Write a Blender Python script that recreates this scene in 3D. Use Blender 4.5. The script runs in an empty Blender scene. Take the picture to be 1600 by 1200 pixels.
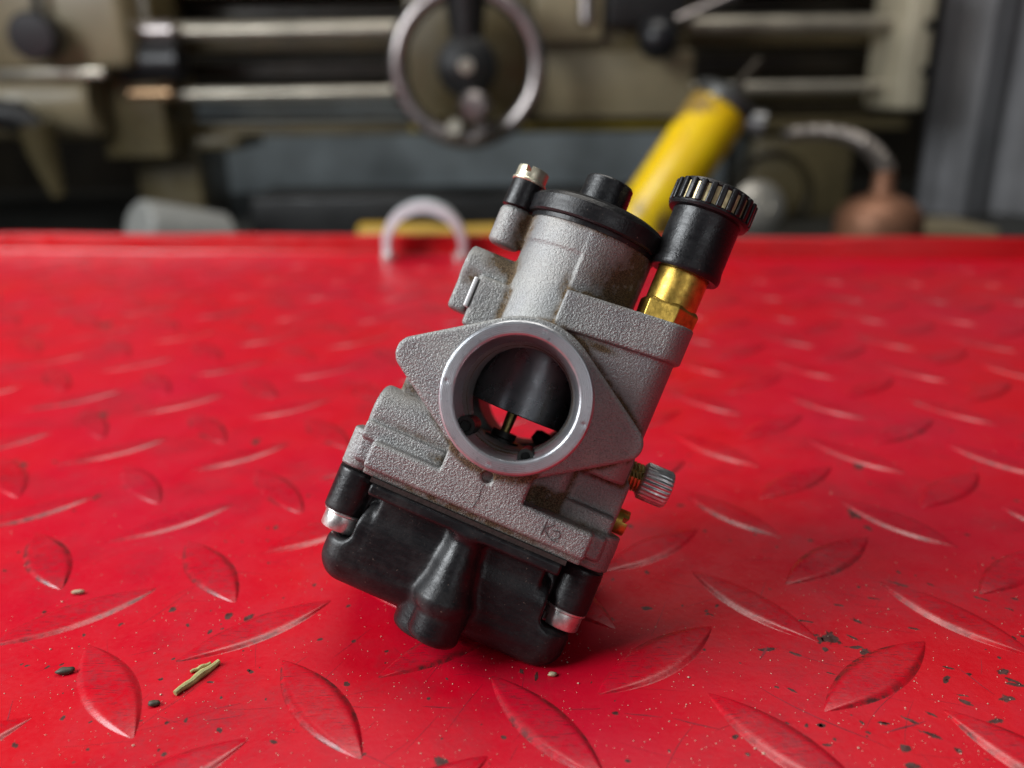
import bpy, bmesh, math, random
import numpy as np
from mathutils import Vector, Matrix

random.seed(7); np.random.seed(7)
SC = bpy.context.scene
COL = SC.collection
MM = 0.001
F_PX = 1310.0                       # focal length in pixels of a 1600 px wide frame
H0 = 93.5                           # camera height above the plate, mm
PITCH, ROLL = math.radians(19.63), -0.0117

# ------------------------------------------------------------------ camera
cp, sp, cr, sr = math.cos(PITCH), math.sin(PITCH), math.cos(ROLL), math.sin(ROLL)
R0 = Vector((1, 0, 0)); U0 = Vector((0, sp, cp)); FW = Vector((0, cp, -sp))
CR = R0 * cr + U0 * sr; CU = U0 * cr - R0 * sr
CAMP = Vector((0, 0, H0))
cam_d = bpy.data.cameras.new('camera'); cam = bpy.data.objects.new('camera', cam_d); COL.objects.link(cam)
cam.matrix_world = Matrix(((CR.x, CU.x, -FW.x, CAMP.x * MM), (CR.y, CU.y, -FW.y, CAMP.y * MM),
                           (CR.z, CU.z, -FW.z, CAMP.z * MM), (0, 0, 0, 1)))
cam_d.sensor_width = 36.0; cam_d.lens = F_PX / 1600 * 36
cam_d.clip_start = 0.005; cam_d.clip_end = 60
cam_d.dof.use_dof = True; cam_d.dof.focus_distance = 0.141; cam_d.dof.aperture_fstop = cam_d.lens / 3.0
SC.camera = cam

# ------------------------------------------------------------------ world and lamps (a workshop lit from an open door and a ceiling lamp)
wd = bpy.data.worlds.new('World'); SC.world = wd; wd.use_nodes = True
bg = wd.node_tree.nodes['Background']; bg.inputs[0].default_value = (0.80, 0.90, 1.0, 1); bg.inputs[1].default_value = 0.045
def area(name, loc, target, sx, sy, power, col):
    d = bpy.data.lights.new(name, 'AREA'); d.shape = 'RECTANGLE'; d.size = sx; d.size_y = sy; d.energy = power; d.color = col
    o = bpy.data.objects.new(name, d); COL.objects.link(o); o.location = loc
    o.rotation_euler = (Vector(target) - Vector(loc)).to_track_quat('-Z', 'Y').to_euler(); return o
area('door_light', (-0.70, 0.05, 0.52), (0.0, 0.2, 0.03), 0.5, 0.5, 12.2, (0.93, 0.97, 1.0))
area('ceiling_light', (0.05, 0.75, 1.35), (0.0, 0.3, 0.0), 1.0, 0.5, 10.5, (1.0, 0.96, 0.90))
area('front_fill_light', (0.30, -0.70, 0.42), (0.0, 0.14, 0.04), 0.45, 0.35, 0.85, (0.92, 0.96, 1.0))  # added weak fill behind the camera for front faces and slide gleam
SC.view_settings.view_transform = 'Standard'; SC.view_settings.look = 'None'
SC.view_settings.exposure = 0.0; SC.view_settings.gamma = 1.0
SC.render.engine = 'CYCLES'; SC.cycles.use_denoising = True
SC.cycles.max_bounces = 8; SC.cycles.sample_clamp_indirect = 6

# ------------------------------------------------------------------ helpers
def W(px, py, Y):                   # a point of the place (mm) on the plane y = Y seen at that pixel
    d = CR * ((px - 800) / F_PX) - CU * ((py - 600) / F_PX) + FW
    return CAMP + d * (Y / d.y)
def G(px, py, z=0.0):               # a point of the plate (mm)
    d = CR * ((px - 800) / F_PX) - CU * ((py - 600) / F_PX) + FW
    return CAMP + d * ((z - H0) / d.z)

def mesh_obj(name, V, F, mat, parent=None, smooth=True, mm=True, angle=None):
    me = bpy.data.meshes.new(name)
    V = np.asarray(V, float) * (MM if mm else 1)
    me.from_pydata(V.tolist(), [], [tuple(int(i) for i in f) for f in F])
    bm = bmesh.new(); bm.from_mesh(me); bmesh.ops.recalc_face_normals(bm, faces=bm.faces); bm.to_mesh(me); bm.free()
    if smooth:
        me.shade_smooth()
        if angle: me.set_sharp_from_angle(angle=math.radians(angle))
    if mat: me.materials.append(mat)
    o = bpy.data.objects.new(name, me); COL.objects.link(o)
    if parent: o.parent = parent
    return o

class MB:
    def __init__(s): s.V = []; s.F = []
    def add(s, V, F):
        n = len(s.V); s.V += [tuple(v) for v in V]; s.F += [tuple(i + n for i in f) for f in F]; return s
    def box(s, a, b, M=None, bev=0.0):
        bm = bmesh.new(); bmesh.ops.create_cube(bm, size=1)
        a, b = Vector(a), Vector(b)
        for v in bm.verts: v.co = Vector([(a[i] + b[i]) / 2 + v.co[i] * (b[i] - a[i]) for i in range(3)])
        if bev: bmesh.ops.bevel(bm, geom=bm.edges[:], offset=bev, segments=3, affect='EDGES', profile=0.5)
        if M is not None: bm.transform(M)
        bm.verts.index_update(); s.add([v.co[:] for v in bm.verts], [[v.index for v in f.verts] for f in bm.faces]); bm.free(); return s
    def lathe(s, prof, seg=48, M=None, rf=None):      # prof: (r, z); closed on the axis where r == 0
        V = []; F = []; n = len(prof)
        for k in range(seg):
            a = 2 * math.pi * k / seg
            for j, (r, z) in enumerate(prof):
                rr = r if rf is None else rf(r, z, a)
                p = Vector((rr * math.cos(a), rr * math.sin(a), z)); V.append((M @ p if M is not None else p)[:])
        for k in range(seg):
            k2 = (k + 1) % seg
            for j in range(n - 1): F.append((k * n + j, k2 * n + j, k2 * n + j + 1, k * n + j + 1))
        bm = bmesh.new(); vs = [bm.verts.new(v) for v in V]
        for f in F: bm.faces.new([vs[i] for i in f])
        bmesh.ops.remove_doubles(bm, verts=bm.verts, dist=1e-4)
        bm.verts.index_update(); s.add([v.co[:] for v in bm.verts], [[v.index for v in f.verts] for f in bm.faces]); bm.free(); return s
    def tube(s, pts, r, seg=10, caps=True):
        pts = [Vector(p) for p in pts]; V = []; F = []; n = len(pts)
        up = Vector((0.123, 0.31, 0.94))
        for i, p in enumerate(pts):
            t = (pts[min(i + 1, n - 1)] - pts[max(i - 1, 0)]).normalized()
            a = t.cross(up).normalized(); b = t.cross(a); rr = r[i] if isinstance(r, (list, tuple)) else r
            for k in range(seg):
                an = 2 * math.pi * k / seg; V.append((p + a * rr * math.cos(an) + b * rr * math.sin(an))[:])
        for i in range(n - 1):
            for k in range(seg): F.append((i * seg + k, i * seg + (k + 1) % seg, (i + 1) * seg + (k + 1) % seg, (i + 1) * seg + k))
        if caps: F.append(tuple(range(seg))[::-1]); F.append(tuple((n - 1) * seg + k for k in range(seg)))
        return s.add(V, F)
    def build(s, name, mat, parent=None, smooth=True, angle=35): return mesh_obj(name, s.V, s.F, mat, parent, smooth, True, angle)

def empty(name, loc=(0, 0, 0)):
    o = bpy.data.objects.new(name, None); COL.objects.link(o); o.location = Vector(loc) * MM; o.empty_display_size = 0.02; return o
def tag(o, label=None, cat=None, group=None, kind=None):
    if label: o['label'] = label
    if cat: o['category'] = cat
    if group: o['group'] = group
    if kind: o['kind'] = kind
    return o
def align(p, axis):                 # matrix taking local z to axis at p
    q = Vector(axis).normalized().to_track_quat('Z', 'Y'); return Matrix.Translation(Vector(p)) @ q.to_matrix().to_4x4()

# ------------------------------------------------------------------ materials
class NT:
    def __init__(s, name):
        s.m = bpy.data.materials.new(name); s.m.use_nodes = True; s.t = s.m.node_tree; s.b = s.t.nodes['Principled BSDF']
    def n(s, typ, **kw):
        nd = s.t.nodes.new(typ)
        for k, v in kw.items():
            if k in nd.inputs: nd.inputs[k].default_value = v
            else: setattr(nd, k, v)
        return nd
    def l(s, a, b): s.t.links.new(a, b)
    def set(s, **kw):
        for k, v in kw.items():
            s.b.inputs[k.replace('_', ' ')].default_value = v
    def coord(s, which='Object'): return s.n('ShaderNodeTexCoord').outputs[which]
    def pos(s): return s.n('ShaderNodeNewGeometry').outputs['Position']
    def noise(s, co, scale, detail=3, rough=0.55, dist=0.0):
        nd = s.n('ShaderNodeTexNoise', Scale=scale, Detail=detail, Roughness=rough, Distortion=dist); s.l(co, nd.inputs['Vector']); return nd.outputs['Fac']
    def ramp(s, fac, stops):
        r = s.n('ShaderNodeValToRGB'); s.l(fac, r.inputs[0]); e = r.color_ramp.elements
        while len(e) < len(stops): e.new(0.5)
        for el, (p, c) in zip(e, stops):
            el.position = p; el.color = c if len(c) == 4 else (*c, 1)
        return r.outputs[0]
    def mix(s, fac, a, b, blend='MIX'):
        m = s.n('ShaderNodeMix', data_type='RGBA', blend_type=blend)
        for sock, v in ((m.inputs[0], fac), (m.inputs[6], a), (m.inputs[7], b)):
            if hasattr(v, 'links'): s.l(v, sock)
            else: sock.default_value = v if not isinstance(v, tuple) or len(v) == 4 else (*v, 1)
        return m.outputs[2]
    def math(s, op, a, b=0.0, clamp=False):
        m = s.n('ShaderNodeMath', operation=op, use_clamp=clamp)
        for sock, v in ((m.inputs[0], a), (m.inputs[1], b)):
            if hasattr(v, 'links'): s.l(v, sock)
            else: sock.default_value = v
        return m.outputs[0]
    def attr(s, name): return s.n('ShaderNodeAttribute', attribute_name=name).outputs['Fac']
    def mapr(s, v, a, b, c, d):
        m = s.n('ShaderNodeMapRange'); s.l(v, m.inputs[0])
        for i, x in enumerate((a, b, c, d)): m.inputs[i + 1].default_value = x
        return m.outputs[0]
    def bump(s, h, strength, dist, normal=None):
        b = s.n('ShaderNodeBump', Strength=strength, Distance=dist); s.l(h, b.inputs['Height'])
        if normal is not None: s.l(normal, b.inputs['Normal'])
        return b.outputs[0]
    def out(s, **kw):
        for k, v in kw.items(): s.l(v, s.b.inputs[k.replace('_', ' ')])
        return s.m
BW = lambda v: (v, v, v)

def m_red(tread=False, chip=False):
    t = NT('red_paint_tread' if tread else 'red_paint_chipped' if chip else 'red_paint'); P = t.pos()
    big = t.noise(P, 14, 4); mid = t.noise(P, 90, 4, 0.6); fine = t.noise(P, 900, 4, 0.65); sp_ = t.noise(P, 420, 6, 0.7)
    base = t.mix(t.mapr(big, .35, .7, 0, 1), (0.55, 0.0002, 0.008), (0.49, 0.0010, 0.022))
    base = t.mix(t.mapr(mid, .55, .75, 0, .45), base, (0.42, 0.006, 0.022))
    smear = t.math('MULTIPLY', t.mapr(t.noise(P, 34, 6, .68), .50, .66, 0, 1), t.mapr(fine, .35, .65, .2, .7))
    base = t.mix(smear, base, (0.27, 0.014, 0.024))
    if tread:
        e = t.attr('edge')
        rim = t.math('MULTIPLY', t.mapr(e, .62, .86, 0, 1), t.mapr(e, 1.02, 1.15, 1, 0))
        msk = t.math('MULTIPLY', rim, t.mapr(sp_, .40, .56, 0, .95))
        msk = t.math('MULTIPLY', msk, t.mapr(mid, .38, .54, .2, 1))
        top = t.math('MULTIPLY', t.mapr(e, .75, .35, 0, 1), t.mapr(fine, .42, .66, 0.0, .38))
        base = t.mix(top, base, (0.26, 0.018, 0.03))
        for rot, sc_ in ((.5, 260), (-.9, 330)):
            mp = t.n('ShaderNodeMapping'); mp.inputs['Rotation'].default_value = (0, 0, rot); mp.inputs['Scale'].default_value = (1, 14, 1); t.l(P, mp.inputs[0])
            sl_ = t.math('MULTIPLY', t.mapr(t.noise(mp.outputs[0], sc_, 3, .6), .60, .66, 0, .7), t.mapr(e, .95, .75, 0, 1))
            base = t.mix(sl_, base, (0.10, 0.012, 0.02))
        bare = t.math('MULTIPLY', t.mapr(t.noise(P, 700, 5, .7), .66, .70, 0, .8), t.mapr(mid, .52, .62, 0, 1))
        base = t.mix(bare, base, (0.30, 0.25, 0.23))
        rnd = t.n('ShaderNodeObjectInfo').outputs['Random']; msk = t.math('MULTIPLY', msk, t.mapr(rnd, 0, 1, .25, 1.0))
        base = t.mix(msk, base, (0.032, 0.014, 0.013))
    if chip:
        d_ = t.math('ADD', t.attr('d'), t.math('MULTIPLY', t.math('SUBTRACT', t.noise(P, 620, 6, .72), .5), 2.6))
        base = t.mix(t.mapr(d_, .42, .56, 0, .92), base, t.mix(t.mapr(fine, .4, .6, 0, 1), (.018, .015, .013), (.055, .042, .036)))
    chips = t.mapr(sp_, .70, .73, 0, .8)
    chips = t.math('MULTIPLY', chips, t.mapr(big, .45, .6, 0, 1))
    base = t.mix(chips, base, (0.05, 0.03, 0.03))
    ro = t.mapr(t.math('ADD', t.math('MULTIPLY', mid, .6), t.math('MULTIPLY', fine, .4)), .35, .65, .30, .50)
    h = t.math('ADD', t.math('MULTIPLY', mid, .6), t.math('MULTIPLY', fine, .25))
    nb = t.bump(h, .35, .0005)
    if tread: ro = t.math('SUBTRACT', ro, .08)
    t.set(Coat_Weight=0.0, Specular_IOR_Level=0.55 if tread else 0.38)
    return t.out(Base_Color=base, Roughness=ro, Normal=nb)

def m_cast():
    t = NT('cast_aluminium'); P = t.coord()
    g = t.noise(P, 2700, 3, .6); g2 = t.noise(P, 4600, 2, .5); big = t.noise(P, 130, 3); gr = t.attr('grime'); cv = t.attr('crev'); mc = t.attr('smooth')
    base = t.mix(t.mapr(big, .3, .7, 0, 1), BW(.265), (.36, .355, .335))
    base = t.mix(t.mapr(g2, .3, .5, .5, 0), base, BW(.11))
    base = t.mix(t.mapr(t.noise(P, 1150, 4, .7), .66, .72, 0, .75), base, (.07, .06, .05))
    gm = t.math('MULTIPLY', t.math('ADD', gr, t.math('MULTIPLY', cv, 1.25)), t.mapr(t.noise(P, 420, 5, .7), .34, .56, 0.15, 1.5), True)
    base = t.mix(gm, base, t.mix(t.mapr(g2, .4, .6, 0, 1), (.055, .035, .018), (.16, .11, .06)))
    met = t.mapr(gm, 0, .8, .70, .05)
    ro = t.math('ADD', t.mapr(big, .3, .7, .46, .56), t.math('ADD', t.math('MULTIPLY', gm, .4), t.math('MULTIPLY', mc, .14)))
    h = t.math('ADD', g, t.math('MULTIPLY', g2, .3))
    nb = t.n('ShaderNodeBump', Distance=.00024); t.l(h, nb.inputs['Height'])
    t.l(t.mapr(mc, 0, 1, 1.0, .25), nb.inputs['Strength'])
    return t.out(Base_Color=base, Metallic=met, Roughness=ro, Normal=nb.outputs[0])

def m_simple(name, col, rough=.5, metal=0.0, var=.25, scale=300, bump=0.0, bscale=1500, bdist=.0002, spec=.5, coord='Object'):
    t = NT(name); P = t.coord(coord); a = t.noise(P, scale, 4, .6); c = Vector(col)
    base = t.mix(t.mapr(a, .3, .7, 0, 1), tuple(c * (1 - var)), tuple(c * (1 + var * .6)))
    ro = t.mapr(t.noise(P, scale * 2.3, 3), .3, .7, max(rough - .08, .02), min(rough + .1, 1))
    t.set(Metallic=metal, Specular_IOR_Level=spec)
    if bump: return t.out(Base_Color=base, Roughness=ro, Normal=t.bump(t.noise(P, bscale, 3), bump, bdist))
    return t.out(Base_Color=base, Roughness=ro)

def m_plastic():
    t = NT('black_plastic'); P = t.coord(); a = t.noise(P, 1800, 3, .6); d = t.noise(P, 120, 5, .7); s = t.noise(P, 2600, 2, .5)
    base = t.mix(t.mapr(d, .50, .72, 0, .75), (.009, .009, .010), (.030, .029, .028))
    dust = t.math('MULTIPLY', t.mapr(s, .70, .76, 0, 1), t.mapr(d, .42, .6, .1, .8))
    base = t.mix(dust, base, (.22, .17, .13))
    scr = t.n('ShaderNodeTexNoise', Scale=300.0, Detail=4.0); mp = t.n('ShaderNodeMapping'); mp.inputs['Scale'].default_value = (1, 1, 6)
    mp.inputs['Rotation'].default_value = (.3, .6, .2); t.l(P, mp.inputs[0]); t.l(mp.outputs[0], scr.inputs['Vector'])
    ro = t.math('ADD', t.mapr(d, .35, .7, .30, .50), t.mapr(scr.outputs['Fac'], .4, .7, -.05, .08))
    nb = t.bump(a, .30, .0002); t.set(Specular_IOR_Level=.38)
    return t.out(Base_Color=base, Roughness=ro, Normal=nb)

def m_machined():
    t = NT('machined_aluminium'); P = t.coord(); n = t.noise(P, 90, 4); f = t.noise(P, 1200, 3)
    sx = t.n('ShaderNodeSeparateXYZ'); t.l(P, sx.inputs[0])
    r = t.math('SQRT', t.math('ADD', t.math('MULTIPLY', sx.outputs[0], sx.outputs[0]), t.math('MULTIPLY', sx.outputs[2], sx.outputs[2])))
    ring = t.math('SINE', t.math('ADD', t.math('MULTIPLY', r, 22000), t.math('MULTIPLY', n, 14)))
    base = t.mix(t.mapr(n, .35, .65, 0, 1), (.42, .435, .46), (.55, .56, .58))
    base = t.mix(t.mapr(f, .58, .75, 0, .6), base, (.20, .20, .21))
    nb = t.bump(t.math('ADD', t.math('MULTIPLY', ring, .5), f), .35, .00006)
    t.set(Metallic=.9)
    return t.out(Base_Color=base, Roughness=t.mapr(n, .3, .7, .34, .46), Normal=nb)

M_RED, M_TREAD, M_CAST, M_BLACK, M_MACH = m_red(), m_red(True), m_cast(), m_plastic(), m_machined()
M_BRASS = m_simple('brass', (.62, .40, .08), .40, .9, .45, 420, .12, 2500)
M_BRASSD = m_simple('dull_brass', (.55, .42, .16), .38, 1.0, .4, 500, .1, 2500)
M_ZINC = m_simple('zinc_plated_steel', (.74, .73, .70), .33, .9, .25, 400, .1, 2500)
M_STEEL = m_simple('worn_steel', (.66, .66, .65), .36, .9, .35, 500, .15, 2200)
M_SLIDE = m_simple('dark_slide_metal', (.20, .20, .21), .30, .85, .25, 160)
M_DARK = m_simple('dark_metal', (.025, .024, .022), .45, .4)
M_GASK = m_simple('gasket_paper', (.030, .016, .013), .8, 0, .4, 700, .4, 1800)
M_INK = m_simple('scratched_mark', (.12, .115, .11), .6, .4)

# ================================================================== THE PLATE
LS = H0 / 2.5816; LYAW = -0.1321; LOX, LOY = -0.0473 * LS, 5.4366 * LS
LIP_A, LIP_B = G(0, 395), G(1600, 406)
ld = (LIP_B - LIP_A).normalized(); ln = Vector((-ld.y, ld.x, 0))          # along the lip, and away from the camera
LPA = LIP_A - ld * 500; LPB = LIP_B + ld * 450
plate = MB()
plate.add([(-900, -260, 0), (900, -260, 0), LPB[:], LPA[:], (-900, -260, -3), (900, -260, -3), (LPB.x, LPB.y, -3), (LPA.x, LPA.y, -3)],
          [(0, 1, 2, 3), (7, 6, 5, 4), (0, 4, 5, 1), (1, 5, 6, 2), (2, 6, 7, 3), (3, 7, 4, 0)])
PLATE = plate.build('workbench_top', M_RED, None, False)
tag(PLATE, 'red painted steel tread plate bench top with raised lens shaped treads', kind='structure')
# upturned rear lip, rounded fold at its foot
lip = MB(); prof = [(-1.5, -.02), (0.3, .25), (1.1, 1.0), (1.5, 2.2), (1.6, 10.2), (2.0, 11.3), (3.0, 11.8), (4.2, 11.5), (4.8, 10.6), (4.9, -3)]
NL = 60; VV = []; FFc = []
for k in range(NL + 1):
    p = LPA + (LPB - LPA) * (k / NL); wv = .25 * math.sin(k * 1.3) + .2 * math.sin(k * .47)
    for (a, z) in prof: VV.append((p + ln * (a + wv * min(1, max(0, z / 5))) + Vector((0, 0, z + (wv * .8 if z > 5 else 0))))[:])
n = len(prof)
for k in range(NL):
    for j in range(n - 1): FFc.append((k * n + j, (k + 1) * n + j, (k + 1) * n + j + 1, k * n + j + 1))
lip.add(VV, FFc); lip.build('rear_lip', m_simple('lip_shaded_red', (.50, .0004, .004), .32, 0, .2, 30, coord='Object'), PLATE)  # deeper red puts the upright face's weaker light and sheen into the colour

def tread_mesh():
    L, w, NU, tt = 14.6, 4.15, 26, [-1.16, -1.02, -.92, -.8, -.66, -.5, -.25, 0, .25, .5, .66, .8, .92, 1.02, 1.16]
    V = []; F = []; E = []
    for i in range(NU + 1):
        u = -1 + 2 * i / NU; u = math.copysign(abs(u) ** .85, u); wu = w * (1 - abs(u) ** 2.0) + .12; hu = .54 * (1 - abs(u) ** 5)
        for t in tt:
            a = min(1, max(0, (1.04 - abs(t)) / .36)); z = hu * (a * a * (3 - 2 * a)) * (1 - .10 * t * t)
            V.append((u * L, t * wu, z - .03)); E.append(max(abs(t), abs(u) ** 6))
    n = len(tt)
    for i in range(NU):
        for j in range(n - 1): F.append((i * n + j, (i + 1) * n + j, (i + 1) * n + j + 1, i * n + j + 1))
    return np.array(V), F, np.array(E)
TV, TF, TE = tread_mesh()
def add_attr(me, name, vals):
    a = me.attributes.new(name, 'FLOAT', 'POINT'); a.data.foreach_set('value', np.asarray(vals, np.float32))
spots = []
cy, sy = math.cos(LYAW), math.sin(LYAW)
for ii in range(-26, 40):
    for jj in range(-22, 20):
        hf = (ii + jj) % 2
        a, b = ii / 2, jj / 2
        if (ii % 2) != (jj % 2): continue
        X0, Y0 = (a - 6) * LS, -(b - 2) * LS
        p = Vector((cy * X0 - sy * Y0 + LOX, sy * X0 + cy * Y0 + LOY, 0))
        if (p - LIP_A).dot(ln) > -19 or p.y < -60: continue
        d = p - CAMP; dz = d.dot(FW)
        vis = dz > 30 and abs(d.dot(CR) / dz) < 800 / F_PX * 1.12 + 14 / dz and -d.dot(CU) / dz < 600 / F_PX * 1.1 + 20 / dz
        ang = LYAW + (math.pi / 4 if ii % 2 == 0 else -math.pi / 4)
        spots.append((0 if vis else 1, d.length, p, ang))
spots.sort(key=lambda s: s[:2])
proto = None; rest_V = []; rest_F = []; rest_E = []
for k, (inv, dl, p, ang) in enumerate(spots):
    if k < 298:
        if proto is None:
            proto = mesh_obj('tread', TV, TF, M_TREAD, PLATE); add_attr(proto.data, 'edge', TE); o = proto
        else:
            o = proto.copy(); COL.objects.link(o); o.parent = PLATE
        o.location = p * MM; o.rotation_euler = (0, 0, ang + random.uniform(-.03, .03))
        k_ = random.uniform(.97, 1.04); o.scale = (k_, random.uniform(.92, 1.06), random.uniform(.9, 1.1))
    elif dl < 1000:
        c, s = math.cos(ang), math.sin(ang); o_ = len(rest_V) * len(TV)
        rest_V.append(np.stack([c * TV[:, 0] - s * TV[:, 1] + p.x, s * TV[:, 0] + c * TV[:, 1] + p.y, TV[:, 2]], 1))
        rest_F += [tuple(i + o_ for i in f) for f in TF]; rest_E.append(TE)
if rest_V:
    o = mesh_obj('far_treads', np.concatenate(rest_V), rest_F, M_TREAD, PLATE); add_attr(o.data, 'edge', np.concatenate(rest_E)); tag(o, kind='stuff')

# ================================================================== SIGNED-DISTANCE CASTINGS
def ln2(x, y): return np.sqrt(x * x + y * y)
def s_box(P, a, b, r=0.5):
    a, b = np.array(a, float), np.array(b, float); q = np.abs(P - (a + b) / 2) - (b - a) / 2 + r
    return np.sqrt((np.maximum(q, 0) ** 2).sum(1)) + np.minimum(q.max(1), 0) - r
def s_ext(d2, t, lo, hi, r=0.4):     # extrude a 2-d distance along coordinate t
    dt = np.abs(t - (lo + hi) / 2) - (hi - lo) / 2 + r; d2 = d2 + r
    return np.minimum(np.maximum(d2, dt), 0) + ln2(np.maximum(d2, 0), np.maximum(dt, 0)) - r
def s_cz(P, x, y, R, lo, hi, r=.4): return s_ext(ln2(P[:, 0] - x, P[:, 1] - y) - R, P[:, 2], lo, hi, r)
def s_cy(P, x, z, R, lo, hi, r=.4): return s_ext(ln2(P[:, 0] - x, P[:, 2] - z) - R, P[:, 1], lo, hi, r)
def s_cx(P, y, z, R, lo, hi, r=.4): return s_ext(ln2(P[:, 1] - y, P[:, 2] - z) - R, P[:, 0], lo, hi, r)
def box2(x, y, a, b, c, d, r):
    qx = np.abs(x - (a + b) / 2) - (b - a) / 2 + r; qy = np.abs(y - (c + d) / 2) - (d - c) / 2 + r
    return ln2(np.maximum(qx, 0), np.maximum(qy, 0)) + np.minimum(np.maximum(qx, qy), 0) - r
def unev(x, y, r1, r2, h):           # hull of circle r1 at the origin and r2 at (0, h)
    x = np.abs(x); b = (r1 - r2) / h; a = math.sqrt(1 - b * b); k = -b * x + a * y
    return np.where(k < 0, ln2(x, y) - r1, np.where(k > a * h, ln2(x, y - h) - r2, x * a + y * b - r1))
def s_cone(P, p0, p1, r0, r1):       # tapered capsule
    p0, p1 = np.array(p0, float), np.array(p1, float); d = p1 - p0; t = np.clip(((P - p0) @ d) / (d @ d), 0, 1)
    return np.sqrt(((P - p0 - t[:, None] * d) ** 2).sum(1)) - (r0 + (r1 - r0) * t)
def smin(a, b, k):
    h = np.clip(.5 + .5 * (b - a) / k, 0, 1); return b * (1 - h) + a * h - k * h * (1 - h)
def smax(a, b, k): return -smin(-a, -b, k)

def surface_nets(fn, lo, hi, h):
    lo = np.array(lo, float); nx, ny, nz = [int(math.ceil((hi[i] - lo[i]) / h)) + 1 for i in range(3)]
    ys, zs = np.meshgrid(np.arange(ny), np.arange(nz), indexing='ij'); V = np.empty((nx, ny, nz), np.float32)
    st = max(1, 400000 // (ny * nz))
    for i in range(0, nx, st):
        m = min(st, nx - i); X = np.repeat(np.arange(i, i + m), ny * nz)
        P = np.stack([X, np.tile(ys.ravel(), m), np.tile(zs.ravel(), m)], 1) * h + lo
        V[i:i + m] = fn(P).reshape(m, ny, nz)
    S = V < 0
    c = np.zeros((nx - 1, ny - 1, nz - 1), np.int8)
    for a in (0, 1):
        for b in (0, 1):
            for d in (0, 1): c += S[a:nx - 1 + a, b:ny - 1 + b, d:nz - 1 + d]
    act = (c > 0) & (c < 8); ci = np.argwhere(act); idx = np.full(c.shape, -1, np.int64); idx[act] = np.arange(len(ci))
    acc = np.zeros((len(ci), 3)); cnt = np.zeros(len(ci))
    offs = [(a, b, d) for a in (0, 1) for b in (0, 1) for d in (0, 1)]
    for A in offs:
        for ax in range(3):
            if A[ax]: continue
            B = list(A); B[ax] = 1
            va = V[ci[:, 0] + A[0], ci[:, 1] + A[1], ci[:, 2] + A[2]]; vb = V[ci[:, 0] + B[0], ci[:, 1] + B[1], ci[:, 2] + B[2]]
            m = (va < 0) != (vb < 0); t = va[m] / (va[m] - vb[m])
            q = np.tile(np.array(A, float), (m.sum(), 1)); q[:, ax] += t; acc[m] += q; cnt[m] += 1
    vert = lo + (ci + acc / cnt[:, None]) * h
    F = []
    for ax in range(3):
        o1, o2 = [(1, 2), (2, 0), (0, 1)][ax]
        sl = [slice(None)] * 3; sl2 = [slice(None)] * 3; sl[ax] = slice(0, -1); sl2[ax] = slice(1, None)
        d = S[tuple(sl)] != S[tuple(sl2)]; e = np.argwhere(d); sg = S[tuple(sl)][d]
        dims = np.array(c.shape); ok = (e[:, o1] > 0) & (e[:, o2] > 0) & (e[:, o1] < dims[o1]) & (e[:, o2] < dims[o2]); e = e[ok]; sg = sg[ok]
        q = []
        for (da, db) in ((-1, -1), (0, -1), (0, 0), (-1, 0)):
            g = e.copy(); g[:, o1] += da; g[:, o2] += db; q.append(idx[g[:, 0], g[:, 1], g[:, 2]])
        q = np.stack(q, 1); q[~sg] = q[~sg][:, ::-1]; F.append(q)
    F = np.concatenate(F)
    for _ in range(3):
        g = np.zeros_like(vert); e = .04
        for k in range(3):
            dv = np.zeros(3); dv[k] = e; g[:, k] = (fn(vert + dv) - fn(vert - dv)) / (2 * e)
        st_ = fn(vert)[:, None] * g / np.maximum((g * g).sum(1), .2)[:, None]
        ln_ = np.sqrt((st_ ** 2).sum(1))[:, None]; vert -= st_ * np.minimum(1, .5 * h / np.maximum(ln_, 1e-9))
    return vert, F
def vnormals(V, F):
    N = np.zeros_like(V); fn_ = np.cross(V[F[:, 2]] - V[F[:, 0]], V[F[:, 3]] - V[F[:, 1]])
    for k in range(4): np.add.at(N, F[:, k], fn_)
    return N / np.maximum(np.sqrt((N ** 2).sum(1)), 1e-12)[:, None]
def split_mesh(name, V, F, N, sel, mat, parent, attrs):
    Fs = F[sel]; u, inv = np.unique(Fs, return_inverse=True); Fs = inv.reshape(Fs.shape)
    me = bpy.data.meshes.new(name); me.vertices.add(len(u)); me.vertices.foreach_set('co', (V[u] * MM).astype(np.float32).ravel())
    me.loops.add(Fs.size); me.loops.foreach_set('vertex_index', Fs.astype(np.int32).ravel())
    me.polygons.add(len(Fs)); me.polygons.foreach_set('loop_start', np.arange(0, Fs.size, 4, dtype=np.int32))
    me.update(calc_edges=True); me.validate(); me.shade_smooth()
    me.normals_split_custom_set_from_vertices(N[u].tolist())
    for k, v in attrs.items(): add_attr(me, k, v[u])
    me.materials.append(mat); o = bpy.data.objects.new(name, me); COL.objects.link(o); o.parent = parent; return o

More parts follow.
